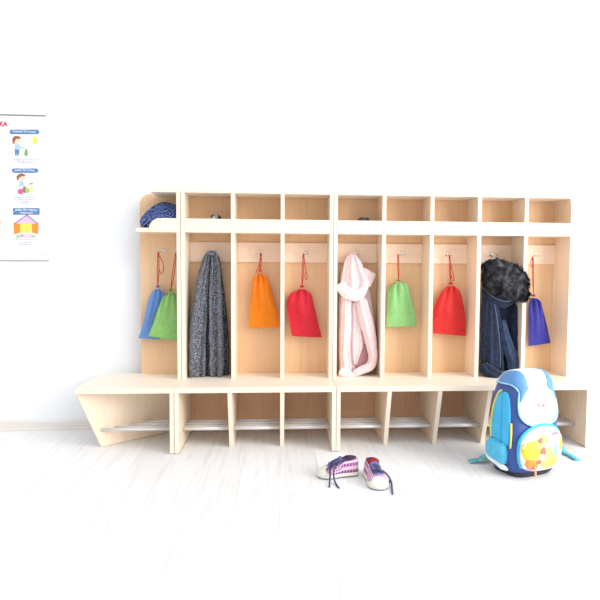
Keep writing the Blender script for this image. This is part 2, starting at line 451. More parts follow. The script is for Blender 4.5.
# --- sweep of a flattened, folded cloth tube along a path
def sweep(mb, pts, seg=40, sub=6, pleat=0, npl=7, ph=0, nz=0, power=2.2, cap=.6, seed=0, uv=False):
    """pts: (u, v, Y, half width in m, half thickness in m)"""
    P3 = [at(u, v, Y) for u, v, Y, w, t in pts]
    P3 = smooth(P3, sub); W = smooth([p[3] for p in pts], sub); Tn = smooth([p[4] for p in pts], sub)
    n = len(P3); R = []
    for i in range(n):
        t = (P3[min(i+1, n-1)]-P3[max(i-1, 0)]).normalized(); dpt = Vector((0, 1, 0)); dpt = (dpt-t*dpt.dot(t)).normalized(); wv = t.cross(dpt)
        e = min(i, n-1-i)/(n-1); k = min(1, (e/.06))**.5 if e < .06 else 1; k = cap+(1-cap)*k
        ring = []
        for j in range(seg):
            q = 2*PI*j/seg; cq, sq = math.cos(q), math.sin(q)
            ex = math.copysign(abs(cq)**(2/power), cq); ey = math.copysign(abs(sq)**(2/power), sq)
            f = pleat*math.sin(ex*npl+ph+i*.04)*abs(sq)
            p = P3[i]+wv*ex*W[i]*k+dpt*(ey*Tn[i]*k+f)
            if nz: p += noise.noise_vector(p*26+Vector((seed*3.1, 0, 0)))*nz
            ring.append(p)
        R.append(ring)
    mb.rings(R, uv=uv); return mb

# --- dark knitted cardigan in the left bay of the three-bay cabinet
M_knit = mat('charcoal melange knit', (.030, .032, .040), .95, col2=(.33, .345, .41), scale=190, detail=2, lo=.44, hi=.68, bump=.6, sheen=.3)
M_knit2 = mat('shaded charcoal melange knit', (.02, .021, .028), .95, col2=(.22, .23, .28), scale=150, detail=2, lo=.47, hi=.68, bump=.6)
BAY[0] = (T, P+.0002, ZBT+.001)
hp = at(211, 252.5, -.05)
root = thing('knitted_cardigan', 'long charcoal melange knitted cardigan hanging in the left bay', 'cardigan', (hp.x, -.06, ZBT))
fo = lambda a, n, ph: (lambda s, x: a*math.sin(x*n+ph)*min(1, .3+s)+a*.5*math.sin(x*n*2.1+ph*2+s*3))
loft_px([(207, 253), (203.5, 258), (200, 270), (196, 290), (192, 320), (190, 350), (190, 374)],
        [(216, 253), (219.5, 258), (221.5, 270), (224, 290), (227, 315), (229, 345), (229, 375)],
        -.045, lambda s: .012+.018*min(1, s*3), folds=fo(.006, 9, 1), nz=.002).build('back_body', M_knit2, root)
loft_px([(206, 252), (202, 260), (198.5, 273), (195, 290), (191, 312), (188.5, 340), (187.5, 362), (188, 377)],
        [(211, 252), (210.5, 260), (209, 273), (208, 290), (207.5, 312), (206, 340), (205.8, 362), (204.5, 377)],
        -.082, lambda s: .010+.022*min(1, s*2)*(1-.35*max(0, s-.85)/.15), folds=fo(.013, 4.2, 0), nz=.005, seed=2).build('left_front', M_knit, root)
loft_px([(211, 251.5), (210.5, 260), (210, 273), (209.5, 290), (209.5, 312), (209.8, 340), (209.8, 362), (211, 375.5)],
        [(216, 251.5), (219, 260), (220.5, 273), (221.5, 290), (222.5, 312), (223.5, 340), (224, 362), (222.5, 375.5)],
        -.078, lambda s: .010+.020*min(1, s*2)*(1-.35*max(0, s-.85)/.15), folds=fo(.013, 4.2, 2), nz=.005, seed=4).build('right_front', M_knit, root)
mb = MB(); sweep(mb, [(207, 254.5, -.088, .012, .006), (211.5, 252.8, -.09, .013, .009), (216, 254.5, -.088, .012, .006)], nz=.001); mb.build('collar', M_knit, root)
M_btn = mat('dark horn button', (.05, .045, .05), .35)
for u, v in ((209.3, 264), (209, 284), (208.6, 304), (208.4, 326), (208.2, 348)): MB().ball(at(u, v, -.104), .004, (1, .5, 1)).build('button', M_btn, root)

# --- pink jacket / scarf
M_pink = cloth_mat('pale pink fleece', (.82, .62, .62), (.87, .69, .69), .2)
M_pinkw = cloth_mat('off white fleece lining', (.90, .82, .84), (.93, .86, .88), .3)
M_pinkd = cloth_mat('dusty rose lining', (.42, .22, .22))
BAY[0] = (XB+T, XB+P+.0002, ZBT+.001)
root = thing('pink_jacket', 'pale pink hooded fleece jacket hanging in the five-bay cabinet', 'jacket', (at(357, 300, -.06).x, -.06, ZBT))
loft_px([(347, 254), (343, 266), (340, 280), (339, 300), (338.5, 330), (338.5, 355), (339, 374)],
        [(355, 254), (360, 268), (367, 280), (371, 298), (374, 320), (376.5, 345), (376, 366)],
        -.04, lambda s: .012+.014*min(1, s*3), folds=fo(.005, 8, 1), nz=.002)  .build('back_body', M_pink, root)
loft_px([(357, 342), (356, 352), (355, 362), (356, 368)], [(366, 344), (369, 352), (370, 362), (367, 369)], -.062, lambda s: .016, nrow=16, nz=.002).build('lining', M_pinkd, root)
loft_px([(349, 253.5), (344.5, 262), (342, 274), (340, 286), (341, 296)], [(355, 253.5), (361, 262), (365, 270), (371, 279), (367, 292)],
        -.072, lambda s: .012+.020*min(1, s*2), folds=fo(.0075, 8, 0.6), nz=.002).build('hood', M_pink, root)
loft_px([(362, 268), (364, 274), (367, 281), (368, 287)], [(366, 268.5), (372, 272), (375.5, 275), (370.5, 287)],
        -.085, lambda s: .010, nrow=16, nz=.002).build('hood_point', M_pink, root)
mb = MB(); sweep(mb, [(339.5, 284, -.092, .024, .014), (344, 290, -.104, .030, .018), (351, 295, -.110, .028, .019), (359, 295, -.108, .024, .017), (364, 288, -.098, .020, .014), (367, 279, -.09, .012, .010)], pleat=.003, nz=.003)
mb.build('turned_collar', M_pinkw, root)
loft_px([(341, 296), (340.5, 310), (340, 330), (339.5, 350), (340, 365), (339.5, 377)], [(351, 298), (351, 310), (351, 330), (350, 350), (351, 364), (352, 374)],
        -.078, lambda s: .022, folds=fo(.004, 5, 0), nz=.003, seed=6).build('left_front', M_pink, root)
loft_px([(352, 300), (352, 315), (351.5, 330), (351, 345), (352, 357), (354, 364)], [(357, 299), (360, 315), (362.5, 330), (364, 345), (360, 356), (357, 364.5)],
        -.066, lambda s: .018, folds=fo(.004, 5, 2), nz=.002, seed=8).build('placket', M_pink, root)
mb = MB(); sweep(mb, [(360, 297, -.082, .026, .018), (364, 312, -.088, .034, .022), (368, 328, -.090, .034, .024), (371.5, 345, -.092, .028, .024), (373, 357, -.094, .024, .024), (370, 366, -.096, .024, .022), (361, 370.5, -.1, .022, .020), (353, 374, -.1, .018, .018)], pleat=.003, nz=.003, seed=3)
mb.build('sleeve', M_pink, root)
mb = MB(); sweep(mb, [(340, 371, -.09, .022, .018), (345, 373.3, -.1, .026, .020), (351, 375.3, -.105, .019, .017), (355, 377, -.1, .010, .010)], nz=.003, seed=5)
mb.build('cuff', M_pinkw, root)
for u, v in ((353.5, 302.5), (354.5, 372)): MB().ball(at(u, v, -.112), .003, (1, .5, 1)).build('button', mat('brown button', (.10, .05, .045), .4), root)

# --- navy jacket with fur hood
M_navy = cloth_mat('navy quilted nylon', (.010, .015, .036), (.018, .030, .068), .4)
M_navyl = cloth_mat('slate navy nylon', (.022, .038, .085), (.040, .065, .13), .4)
M_fur = mat('black faux fur', (.005, .0055, .007), .8, col2=(.095, .10, .115), scale=38, lo=.42, hi=.74, sheen=0)
BAY[0] = (XB+3*P+T, XB+4*P+.0002, ZBT+.001)
root = thing('winter_jacket', 'navy winter jacket with black fur-trimmed hood, behind the backpack', 'jacket', (at(503, 330, -.07).x, -.07, ZBT))
loft_px([(483, 280), (482, 300), (482, 330), (482, 360), (483, 377)], [(515, 285), (519, 300), (520.5, 330), (521, 355), (522, 370)],
        -.045, lambda s: .024, folds=fo(.004, 6, 1), nz=.003).build('back_body', M_navy, root)
loft_px([(483, 298), (481.5, 310), (481, 330), (480.5, 350), (481, 364), (483, 372)], [(497, 304), (499, 312), (501, 330), (502.5, 350), (503, 364), (503, 374)],
        -.088, lambda s: .028, folds=fo(.005, 5, 0), nz=.004, seed=1).build('left_front', M_navy, root)
mb = MB(); sweep(mb, [(515, 305, -.075, .022, .022), (516, 322, -.078, .030, .026), (516, 340, -.082, .032, .028), (517, 356, -.086, .034, .028), (514, 368, -.09, .036, .026)], pleat=.003, nz=.004, seed=4)
mb.build('sleeve', M_navy, root)
mb = MB(); sweep(mb, [(502, 320, -.098, .018, .014), (505, 336, -.104, .026, .018), (510, 352, -.108, .030, .02), (514, 364, -.11, .034, .02), (512, 371, -.11, .03, .016)], pleat=.003, nz=.004, seed=9)
mb.build('front_fold', M_navyl, root)
mb = MB(); sweep(mb, [(482.5, 364, -.115, .024, .018), (487, 370, -.135, .034, .024), (494, 374, -.150, .032, .024), (501, 376, -.150, .024, .020), (507, 374, -.140, .020, .016)], pleat=.003, nz=.004, seed=7)
mb.build('cuff', M_navy, root)
mb = MB(); mb.tube([at(494.5, 304, -.121), at(497.5, 322, -.126), at(499.5, 340, -.127), at(500.5, 356, -.127), at(500, 368, -.128)], .0018)
mb.build('zipper', mat('pale steel zip', (.12, .17, .26), .4, .2), root)
loft_px([(483, 286), (482, 294), (487, 302), (493, 307)], [(522, 286), (519, 297), (515, 303), (505, 308)], -.095, lambda s: .034*(1-.5*s), nrow=24, nz=.003).build('hood', M_navy, root)
# fur: a rounded body and tufts growing from it
c0 = at(504, 279, -.122)
fb = MB(); tufts = []
def fur_ring(fn, n1, n2):
    for i in range(n1):
        for j in range(n2): yield fn((i+random.random())/n1, (j+random.random())/n2)
def hood_pt(a, b):          # lumpy shell: a around, b pole to pole
    th = 2*PI*a; ph = PI*b
    n = Vector((math.sin(ph)*math.cos(th), math.sin(ph)*math.sin(th), math.cos(ph)))
    tl = at(486, 266, -.088); q = Vector((math.copysign(abs(n.x)**.66, n.x)*.112, n.y*.056, math.copysign(abs(n.z)**.72, n.z)*.090))
    q.z -= q.x*.26+max(0, q.x-.05)*.35                      # falls to the right
    q *= 1+.10*noise.noise(n*2.3+Vector((4, 1, 0)))
    return c0+q, n
R = []
for i in range(1, 20):
    R.append([hood_pt(j/40, i/20)[0] for j in range(40)])
fb.rings(R)
for i in range(8000):
    z = random.uniform(-.97, .99); b_ = math.acos(z)/PI
    p, n = hood_pt(random.random(), b_)
    if n.y > .45: continue
    d = (n*.8+noise.noise_vector(p*30)*1.6+Vector((.15, -.1, -.35))).normalized()
    l = random.uniform(.012, .026); w = random.uniform(.0008, .0018)
    s_ = d.cross(Vector((random.uniform(-1, 1), random.uniform(-1, 1), random.uniform(-1, 1)))).normalized(); s2 = d.cross(s_)
    base_ = p-n*.003; mid_ = base_+d*l*.55; tip = base_+d*l+Vector((0, 0, -.003))
    vs = [fb.bm.verts.new(base_+s_*w), fb.bm.verts.new(base_-s_*w*.5+s2*w*.8), fb.bm.verts.new(base_-s_*w*.5-s2*w*.8)]
    tv = fb.bm.verts.new(tip)
    for k in range(3): fb.bm.faces.new((vs[k], vs[(k+1) % 3], tv))
fb.build('fur_trim', M_fur, root, recalc=False)
mb = MB(); mb.tube([at(482.5, 287, -.118), at(488, 293, -.134), at(494, 297.5, -.140), at(501, 300.5, -.142), at(508, 301.5, -.139), at(515, 299, -.128)], .0012)
mb.build('hood_piping', mat('grey piping', (.16, .17, .20), .5), root)

BAY[0] = None
# --- plaid scarf on the corner shelf
M_scarf = plaid('navy plaid wool', (.004, .006, .026), (.05, .09, .30), (.17, .25, .58), 75, 95, 'Object', .32, .28, rot=.7)
sb = MB(); zb = ZLB+T
zsh = ZLB+T
arcs = [(-.040, .0, 1.0, 0), (-.062, -.004, .93, 1), (-.084, -.012, .80, 2), (-.100, -.03, .60, 3), (-.118, -.045, .42, 4)]
cxs = at(161, 225, -.08).x
for y, dz, k, sd in arcs:
    pts3 = []
    for i in range(15):
        a = PI*(1.02-i/14*.86)
        hx = .098; hz = .118*k
        pts3.append(Vector((cxs+.012+math.cos(a)*hx*(.95+.05*k), y+.006*math.sin(i*1.3+sd), max(zsh+.019, zsh+.012+math.sin(a)*hz-.01))))
    R = []
    n = len(pts3)
    for i in range(n):
        t = (pts3[min(i+1, n-1)]-pts3[max(i-1, 0)]).normalized(); dpt = Vector((0, 1, 0)); wv = t.cross(dpt).normalized(); e = min(i, n-1-i); kk = [.45, .85, 1][min(e, 2)]
        ring = []
        for j in range(36):
            q = 2*PI*j/36; f = 1+.14*math.sin(4*q+sd+i*.3)
            p = pts3[i]+wv*math.cos(q)*.016*kk*f+dpt*math.sin(q)*.020*kk*f; p += noise.noise_vector(p*30)*.003
            p.z = max(p.z, zsh+.0006); p.x = min(p.x, -T-.002); p.y = max(min(p.y, -.003), -.1325)
            ring.append(p)
        R.append(ring)
    sb.rings(R, uv=True)
# the bunched core under the folds
R = []
for i in range(1, 16):
    ring = []
    for j in range(40):
        th, ph = 2*PI*j/40, PI/2*i/15
        p = Vector((cxs+.006+math.sin(ph)*math.cos(th)*.092, -.066+math.sin(ph)*math.sin(th)*.052, zsh+.0006+math.cos(ph)*.100*(1-.15*math.cos(th))))
        p += noise.noise_vector(p*25)*.006; p.z = max(p.z, zsh+.0006); p.x = min(p.x, -T-.002); p.y = max(min(p.y, -.003), -.1325); ring.append(p)
    R.append(ring)
sb.rings(R, uv=True)
root = thing('plaid_scarf', 'navy and blue plaid scarf bundled on the corner shelf', 'scarf', (cxs, -.07, zsh))
sb.build('folded_cloth', M_scarf, root)
mb = MB()
pp = [at(151, 222, -.124), at(156, 219, -.126), at(161, 217.5, -.126), at(167, 217, -.124)]
mb.tube(pp, .006); mb.build('scarf_border', mat('dark red wool', (.12, .01, .018), .9), root)
mb = MB()
for k in range(26):
    p = at(149.5+random.uniform(-2.5, 3), 224+random.uniform(-3.5, 3), -.122+random.uniform(-.004, .008))
    mb.ball(p, random.uniform(.003, .0048), (1, .8, 1), 8)
mb.build('tassel', mat('blue and white wool fringe', (.12, .17, .42), .9, col2=(.6, .62, .75), scale=160), root)

# --- caps peeking over the shelf lips
def cap(label, u, v, w, top, colr, col2, name='knitted_hat', seed=1):
    c = at(u, v, -.075); z0 = ZLB+T+.0003; zt = at(u, top, -.075).z
    root = thing(name, label, 'hat', (c.x, -.075, z0))
    R = []
    for i in range(0, 15):
        s = i/14; rr = math.cos(s*PI/2*.93)**.32; ring = []
        for j in range(44):
            q = 2*PI*j/44; rib = 1+.035*math.sin(22*q/2)
            p = Vector((c.x+math.cos(q)*w*rr*rib, -.075+math.sin(q)*.045*rr*rib, z0+(zt-z0)*s))
            p += noise.noise_vector(p*28+Vector((seed, 0, 0)))*.004*s; p.z = max(p.z, z0); ring.append(p)
        R.append(ring)
    MB().rings(R).build('crown', mat(name+' wool '+str(seed), colr, .9, col2=col2, scale=70, lo=.48, hi=.56, bump=.5), root)
    R = []
    for i in range(8):
        q0 = 2*PI*i/7
        R.append([Vector((c.x+math.cos(q)*(w+.004+.003*math.cos(q0)), -.075+math.sin(q)*(.048+.003*math.cos(q0)), z0+.015+.0145*math.sin(q0))) for q in [2*PI*j/44 for j in range(44)]])
    MB().rings(R, caps=False).build('brim', mat(name+' brim '+str(seed), col2, .9, bump=.4, scale=90), root)
cap('black and cream knitted hat peeking over the lip above the cardigan', 215.5, 219, .037, 215, (.01, .01, .011), (.45, .42, .36), seed=1)
cap('flat dark grey hat just showing over the lip above the pink jacket', 363.5, 220, .042, 218, (.035, .035, .042), (.10, .10, .12), seed=2)

# ------------------------------------------------------------------ wall chart
YP = WY-.004
pr = at(47, 190, YP); ptop = at(30, 115.5, YP); pbot = at(30, 260.5, YP); pl = pr.x-.62
root = thing('wall_chart', 'white illustrated wall chart with blue captions, hung on the left wall', 'poster', ((pl+pr.x)/2, YP, pbot.z))
MB().box(pl, pr.x, YP, YP+.001, pbot.z, ptop.z, 0).build('sheet', mat('white chart paper', (.86, .865, .89), .55), root)
M_rod = mat('dark chart rod', (.16, .15, .14), .5)
mb = MB(); mb.tube([(pl-.004, YP-.001, ptop.z), (pr.x+.003, YP-.001, ptop.z)], .0026, sub=1); mb.build('hanging_rod', M_rod, root)
mb = MB(); mb.tube([(pl-.004, YP-.001, pbot.z), (pr.x+.003, YP-.001, pbot.z)], .0022, sub=1); mb.build('hanging_rod', mat('grey chart rod', (.33, .33, .35), .4), root)
PM = {}
def ink(c):
    if c not in PM: PM[c] = mat('printed ink %d' % len(PM), c, .6)
    return PM[c]
LAY = [0]
def flat(name, polys, c, parent, layer=1):
    mb = MB(); y = YP-.0005*layer
    for poly in polys:
        mb.prism([at(u, v, y) for u, v in poly], (0, .0004, 0))
    return mb.build(name, ink(c), parent)
def ell(u, v, a, b, n=20, a0=0, a1=2*PI):
    return [(u+a*math.cos(a0+(a1-a0)*k/n), v+b*math.sin(a0+(a1-a0)*k/n)) for k in range(n)]
def pill(u0, u1, v0, v1):
    r = (v1-v0)/2; vm = (v0+v1)/2
    return [(u1-r+r*math.sin(PI*k/8), vm-r*math.cos(PI*k/8)) for k in range(9)]+[(u0+r-r*math.sin(PI*k/8), vm+r*math.cos(PI*k/8)) for k in range(9)]
def rrect(u0, u1, v0, v1, r=1.3):
    o = []
    for cx_, cy_, a in ((u1-r, v0+r, -PI/2), (u1-r, v1-r, 0), (u0+r, v1-r, PI/2), (u0+r, v0+r, PI)):
        o += [(cx_+r*math.cos(a+PI/2*k/4), cy_+r*math.sin(a+PI/2*k/4)) for k in range(5)]
    return o
def text(name, body, u, v, hpx, wpx, c, parent, Y, bold=.0, rotz=0, anchor='CENTER'):
    cu = bpy.data.curves.new('txt', 'FONT'); cu.body = body; cu.align_x = 'CENTER'; cu.align_y = 'CENTER'; cu.offset = bold; cu.extrude = .01
    to = bpy.data.objects.new('txt', cu); C.objects.link(to)
    bpy.context.view_layer.update()
    me = bpy.data.meshes.new_from_object(to.evaluated_get(bpy.context.evaluated_depsgraph_get()))
    bpy.data.objects.remove(to)
    xs = [q.co.x for q in me.vertices]; ys = [q.co.y for q in me.vertices]
    p0 = at(u, v, Y); w = (at(u+wpx/2, v, Y)-at(u-wpx/2, v, Y)).length; h = (at(u, v-hpx/2, Y)-at(u, v+hpx/2, Y)).length
    kx = w/(max(xs)-min(xs)); ky = h/(max(ys)-min(ys)); mx = (max(xs)+min(xs))/2; my = (max(ys)+min(ys))/2
    base_ = Vector((0, 0, 0)); q = parent
    while q: base_ += Vector(q.location); q = q.parent
    for vv in me.vertices:
        x, y, z = vv.co; vv.co = p0+Vector(((x-mx)*kx, -z*.02, (y-my)*ky))-base_
    me.name = name; me.materials.append(ink(c)); o = bpy.data.objects.new(name, me); C.objects.link(o); o.parent = parent; return o
YT = YP-.0016
text('title_text', 'KA', 3.6, 123.9, 5.0, 8.2, (.70, .02, .08), root, YP-.0006, .035)
blue = (.09, .22, .44)
for nm, sh, tx in (('caption', pill(9.5, 39.3, 129.6, 134.2), [('PRANJE ZA RUKE', 24.3, 131.9, 1.9, 23)]),
                   ('caption', pill(11.8, 38.2, 168.4, 172.9), [('IGRA JE UVEK', 25, 170.6, 1.8, 20)]),
                   ('caption', rrect(12.8, 39.6, 208, 214.8), [('IGRE ZA DECU', 26.3, 210, 2, 22), ('I PRIRODU', 26.3, 213, 1.6, 13)])):
    o = flat(nm, [sh], blue, root, 1)
    for t_, u_, v_, h_, w_ in tx: text('caption_text', t_, u_, v_, h_, w_, (.88, .92, 1), o, YP-.0011, .01)
# faint round frames
for cv in (150, 188, 228):
    mb = MB()
    for cu_, rr in ((24.5, 18.5),):
        ps = [at(*q, YP-.0005) for q in ell(cu_, cv, rr, 19.5, 44)]; mb.tube(ps+[ps[0]], .0006, 4, 1)
    mb.build('picture_frame_line', ink((.74, .76, .82)), root)
skin = (.93, .66, .52); hair = (.36, .13, .06)
# boy reaching out, towel and washbasin lamp
flat('drawn_boy', [ell(17, 140, 3.9, 4)], skin, root, 2)
flat('drawn_hair', [[(12.6, 143.5), (12.3, 139), (14, 136.2), (17.5, 135.8), (20.6, 137), (20.4, 138.6), (16.5, 139), (14.8, 141), (14.4, 143.6)]], hair, root, 3)
flat('drawn_shirt', [[(15, 144.3), (19, 144.3), (21, 147), (25.5, 147.2), (25.5, 148), (20, 148.6), (19.5, 149.5), (14.5, 149.5)]], (.42, .62, .80), root, 2)
flat('drawn_trousers', [[(14.6, 149.5), (19.4, 149.5), (18.6, 155.5), (17.4, 155.7), (17, 151.5), (16.5, 155.7), (15.2, 155.5)]], (.11, .24, .44), root, 2)
flat('drawn_sun', [ell(34.3, 140.3, 3.2, 3.9)], (.92, .82, .12), root, 2)
flat('drawn_face', [ell(31.3, 140.5, 1.6, 3.2)], (.86, .74, .72), root, 3)
flat('drawn_mouth', [ell(29.5, 146.2, 4.5, .5), ell(33, 154, 1.8, .35)], (.84, .62, .66), root, 2)
flat('drawn_towel', [[(25.2, 149), (27, 149), (28, 154), (27, 156), (25, 156), (24.3, 153.5)]], (.22, .42, .10), root, 2)
# boy with toys
flat('drawn_boy', [ell(21.8, 177.8, 3.6, 3.6)], skin, root, 2)
flat('drawn_hair', [[(17, 180), (16.6, 176.4), (18.6, 174), (22, 173.4), (25.2, 174.6), (25, 176), (20.8, 176.6), (18.8, 178.2), (18.4, 180.2)]], hair, root, 3)
flat('drawn_shirt', [[(20, 181.5), (23.4, 181.5), (24, 185.5), (18.8, 186.5)]], (.36, .60, .82), root, 2)
flat('drawn_toys', [ell(20.5, 191.5, 3, 2.8)], (.68, .12, .30), root, 2)
flat('drawn_toys', [ell(24.5, 189.5, 1.8, 3.4)], (.34, .20, .10), root, 3)
flat('drawn_toys', [ell(27.2, 190.5, 2, 2.3)], (.36, .56, .22), root, 4)
flat('drawn_toys', [ell(31.2, 189.5, 1.9, 3.4), ell(28, 185.6, 1.3, 1.3)], (.90, .72, .30), root, 3)
flat('drawn_toys', [[(29, 184.3), (30, 182.8), (32.4, 182.8), (33.6, 184.3)]], (.62, .30, .14), root, 4)
# house with shutters
flat('drawn_roof', [[(26, 215.2), (37, 223.5), (15.5, 223.5)]], (.72, .52, .72), root, 2)
mb = MB()
for a_, b_ in (((26.8, 214.8), (14.6, 223.6)), ((26.8, 214.8), (37.8, 223.4))): mb.tube([at(*a_, YP-.002), at(*b_, YP-.002)], .0016, 5, 1)
mb.build('drawn_roof_edge', ink((.16, .16, .36)), root)
flat('drawn_shutter', [[(13.4, 223), (20.4, 224), (20, 232.5), (14, 234.3)]], (.92, .29, .04), root, 3); flat('drawn_shutter', [[(31.6, 224), (38.6, 223), (38, 234.3), (32.2, 232.5)]], (.92, .29, .04), root, 3)
flat('drawn_window', [[(20.2, 223.4), (31.8, 223.4), (32, 232.6), (20, 232.6)]], (.97, .82, .10), root, 2)
flat('drawn_figures', [ell(22.6, 229.3, 1, 1.3), ell(29, 231, 1.1, 1.2), ell(26, 226.5, .7, 1)], (.88, .60, .42), root, 4)
flat('drawn_garden', [[(16, 235.4), (20.4, 234.6), (20.4, 237.6), (16, 237.8)], [(31.4, 234.6), (35.4, 235.4), (35.2, 237.8), (31.4, 237.6)]], (.45, .60, .34), root, 3)
flat('drawn_path', [[(21, 234.2), (31, 234.2), (31.4, 237.6), (20.6, 237.6)]], (.88, .60, .68), root, 2)
flat('drawn_flower', [ell(22.3, 235.6, 1, .8)], (.62, .10, .2), root, 4)
flat('drawn_picture', [ell(-1.6, 222, 2.3, 3.4)], (.95, .5, .12), root, 2)
# small print as thin grey lines of lettering
for v_, w_ in ((159.3, 24), (161.2, 25), (163, 16), (197.3, 26), (199.3, 22), (201.4, 11), (203.2, 9), (239.2, 28), (242.4, 13), (244.4, 14)):
    text('small_print', 'abcdefg hijk lmnop qrst uvwx'[:max(6, int(w_))], 25.5, v_, 1.5, w_, (.42, .43, .50), root, YP-.0006)
text('small_print', 'www deca edukacija', 39, 254.4, .9, 11, (.45, .45, .48), root, YP-.0006)

# ------------------------------------------------------------------ school backpack
def bagmat(name, c, c2=None, r=.55): return mat(name, c, r, col2=c2 or tuple(min(1, x*1.1) for x in c), scale=40, bump=.12, bscale=500, sheen=.1)
M_bn = bagmat('navy blue polyester', (.035, .08, .30)); M_bc = bagmat('bright cyan polyester', (.04, .46, .80))
M_bw = bagmat('white polyester', (.82, .87, .90)); M_bs = bagmat('steel blue polyester', (.09, .27, .58))
M_by = bagmat('yellow piping', (.72, .66, .15)); M_bk = mat('black rubber base', (.015, .017, .03), .5)
M_bl = bagmat('pale cyan piping', (.38, .74, .86)); M_st = bagmat('aqua webbing strap', (.10, .50, .62), (.14, .56, .68))
ang = math.radians(19); lean = math.radians(7)
g0 = onz(525.5, 471.5)                                   # centre of the base on the floor
BA, BBd, BC_ = .128, .095, .217
rotb = Matrix.Rotation(ang, 4, 'Z') @ Matrix.Rotation(-lean, 4, 'X')
bc = Vector((0, 0, BC_+.002))
def bw(p):           # local -> world
    p = Vector(p); p.x += .10*(p.z-.05)*min(1, p.z/.1)       # the soft bag sags to its left and leans right
    return Vector((g0.x, g0.y+.02, 0))+(rotb @ p)
def shp(p, off=0):   # push a local point (relative to the bag centre) onto its rounded-box skin
    x, y, z = p; n = 4.2
    tz = z/BC_; a = BA*(1-.12*max(0, tz)-.03*max(0, -tz)); b_ = BBd*(1-.22*max(0, tz))
    k = (abs(x/a)**n+abs(y/b_)**n+abs(z/BC_)**n)**(-1/n)
    q = Vector((x*k, y*k, z*k))
    tz = q.z/BC_
    q.y += .0
    nrm_ = Vector((math.copysign(abs(q.x/a)**(n-1)/a, q.x), math.copysign(abs(q.y/b_)**(n-1)/b_, q.y), math.copysign(abs(q.z/BC_)**(n-1)/BC_, q.z))).normalized()
    return q+nrm_*off
def W_(p, off=0):
    q = bc+shp(p, off); q.z = max(q.z, .0015); return bw(q)
bp = thing('school_backpack', 'blue and white school backpack standing on the floor at the right', 'backpack', (g0.x, g0.y+.02, 0))
# tilt makes the rear edge dip; raise it back onto the floor
low = min((rotb @ (bc+shp((sx*.1, sy*.08, -BC_)))).z for sx in (-1, 1) for sy in (-1, 1))
bc += Vector((0, 0, -low+.001))
def body_part(name, m_, z0, z1, off=0):
    R = []; n = 30
    for i in range(n+1):
        f = i/n; z = z0+(z1-z0)*f; ring = []
        for j in range(64):
            q = 2*PI*j/64; ring.append((math.cos(q), math.sin(q), z))
        R.append(ring)
    out = []
    for ring in R:
        o = []
        for cx_, sy_, z in ring:
            t = abs(z)/BC_
            # rounded-box ring at this height
            tz = z/BC_; a = BA*(1-.12*max(0, tz)-.03*max(0, -tz)); b_ = BBd*(1-.22*max(0, tz)); nn = 4.2
            sc_h = max(0.02, (1-min(.9999, t)**nn))**(1/nn)
            ex = math.copysign(abs(cx_)**(2/nn), cx_)*a*sc_h; ey = math.copysign(abs(sy_)**(2/nn), sy_)*b_*sc_h
            v_ = Vector((ex, ey, z)); l = Vector((ex, ey, 0)).length
            if off and l > 0: v_ += Vector((ex, ey, 0))/l*off
            o.append(bw(bc+v_))
        out.append(o)
    return MB().rings(out).build(name, m_, bp)
body_part('body', M_bn, -BC_*.9, BC_*.998)
body_part('base', M_bk, -BC_*.998, -BC_*.84, .003)
def patch(name, outline, mp, off, th, m_, parent=bp, nr=10, sm=3, centre=None):
    """raised padded panel; outline in a flat chart, mp turns chart places into local directions"""
    O = smooth([Vector((a, b, 0)) for a, b in outline+[outline[0]]], sm)[:-1] if sm > 1 else [Vector((a, b, 0)) for a, b in outline]
    c = Vector((0, 0, 0))
    for q in O: c += q
    c /= len(O)
    if centre: c = Vector((*centre, 0))
    rings = []
    for i in range(nr+1):
        f = max(.02, i/nr); h = th*(1-(i/nr)**6)**.5 if i < nr else 0
        rings.append([W_(mp(*(c+(q-c)*f)[:2]), off+h) for q in O])
    rings.append([W_(mp(*q[:2]), max(-.004, off-.006)) for q in O])
    return MB().rings(rings).build(name, m_, parent)
front = lambda a, b: (a, -BBd, b)
left = lambda a, b: (-BA, a, b)
def over(a, s):      # s from 0 (back edge of the top) to top depth, then down the front
    L = .15
    return (a, .07-s, BC_) if s < L else (a, -BBd, BC_-(s-L))
# flap: from the back of the top over to the front, wide round lower edge
fo_ = [(-.118, .01), (-.06, 0), (.0, 0), (.06, 0), (.118, .01), (.126, .06), (.128, .12), (.130, .19), (.128, .26), (.112, .315), (.07, .352), (0, .366), (-.07, .352), (-.112, .315), (-.128, .26), (-.130, .19), (-.128, .12), (-.126, .06)]
fl = patch('flap', fo_, over, .004, .007, M_bw, nr=14)
ring = smooth([Vector((a, b, 0)) for a, b in fo_+[fo_[0]]], 5)
MB().tube([W_(over(q.x, q.y), .008) for q in ring], .0042, 8, 1).build('flap_piping', M_bl, fl)
for sx in (-1, 1):
    patch('shoulder_pad', [(sx*.122, .03), (sx*.07, .045), (sx*.055, .09), (sx*.062, .14), (sx*.088, .19), (sx*.122, .235), (sx*.1265, .16), (sx*.1265, .09)], over, .0115, .003, M_bs, fl)
patch('name_tag', [(-.030, .215), (.030, .215), (.034, .25), (.030, .29), (-.030, .29), (-.034, .25)], over, .012, .0015, bagmat('white label cloth', (.86, .80, .84)), fl, sm=2)
mk = MB()
def mark(mb, pts, r=.0019): mb.tube([W_(over(a, s), .0145) for a, s in pts], r, 6, 2)
mark(mk, [(-.014, .262), (-.018, .272), (-.010, .276), (-.016, .281)]); mark(mk, [(-.004, .279), (.006, .276), (.014, .279), (.022, .277)])
mark(mk, [(.004, .274), (.010, .271), (.018, .274)])
mk.build('tag_marks', mat('pink embroidery', (.70, .16, .30), .7), fl)
mk = MB(); mark(mk, [(-.018, .240), (-.012, .236)]); mark(mk, [(-.004, .238), (-.001, .243), (.003, .238)]); mark(mk, [(.008, .241), (.016, .237)])
mk.build('tag_marks', mat('grey embroidery', (.45, .48, .55), .7), fl)
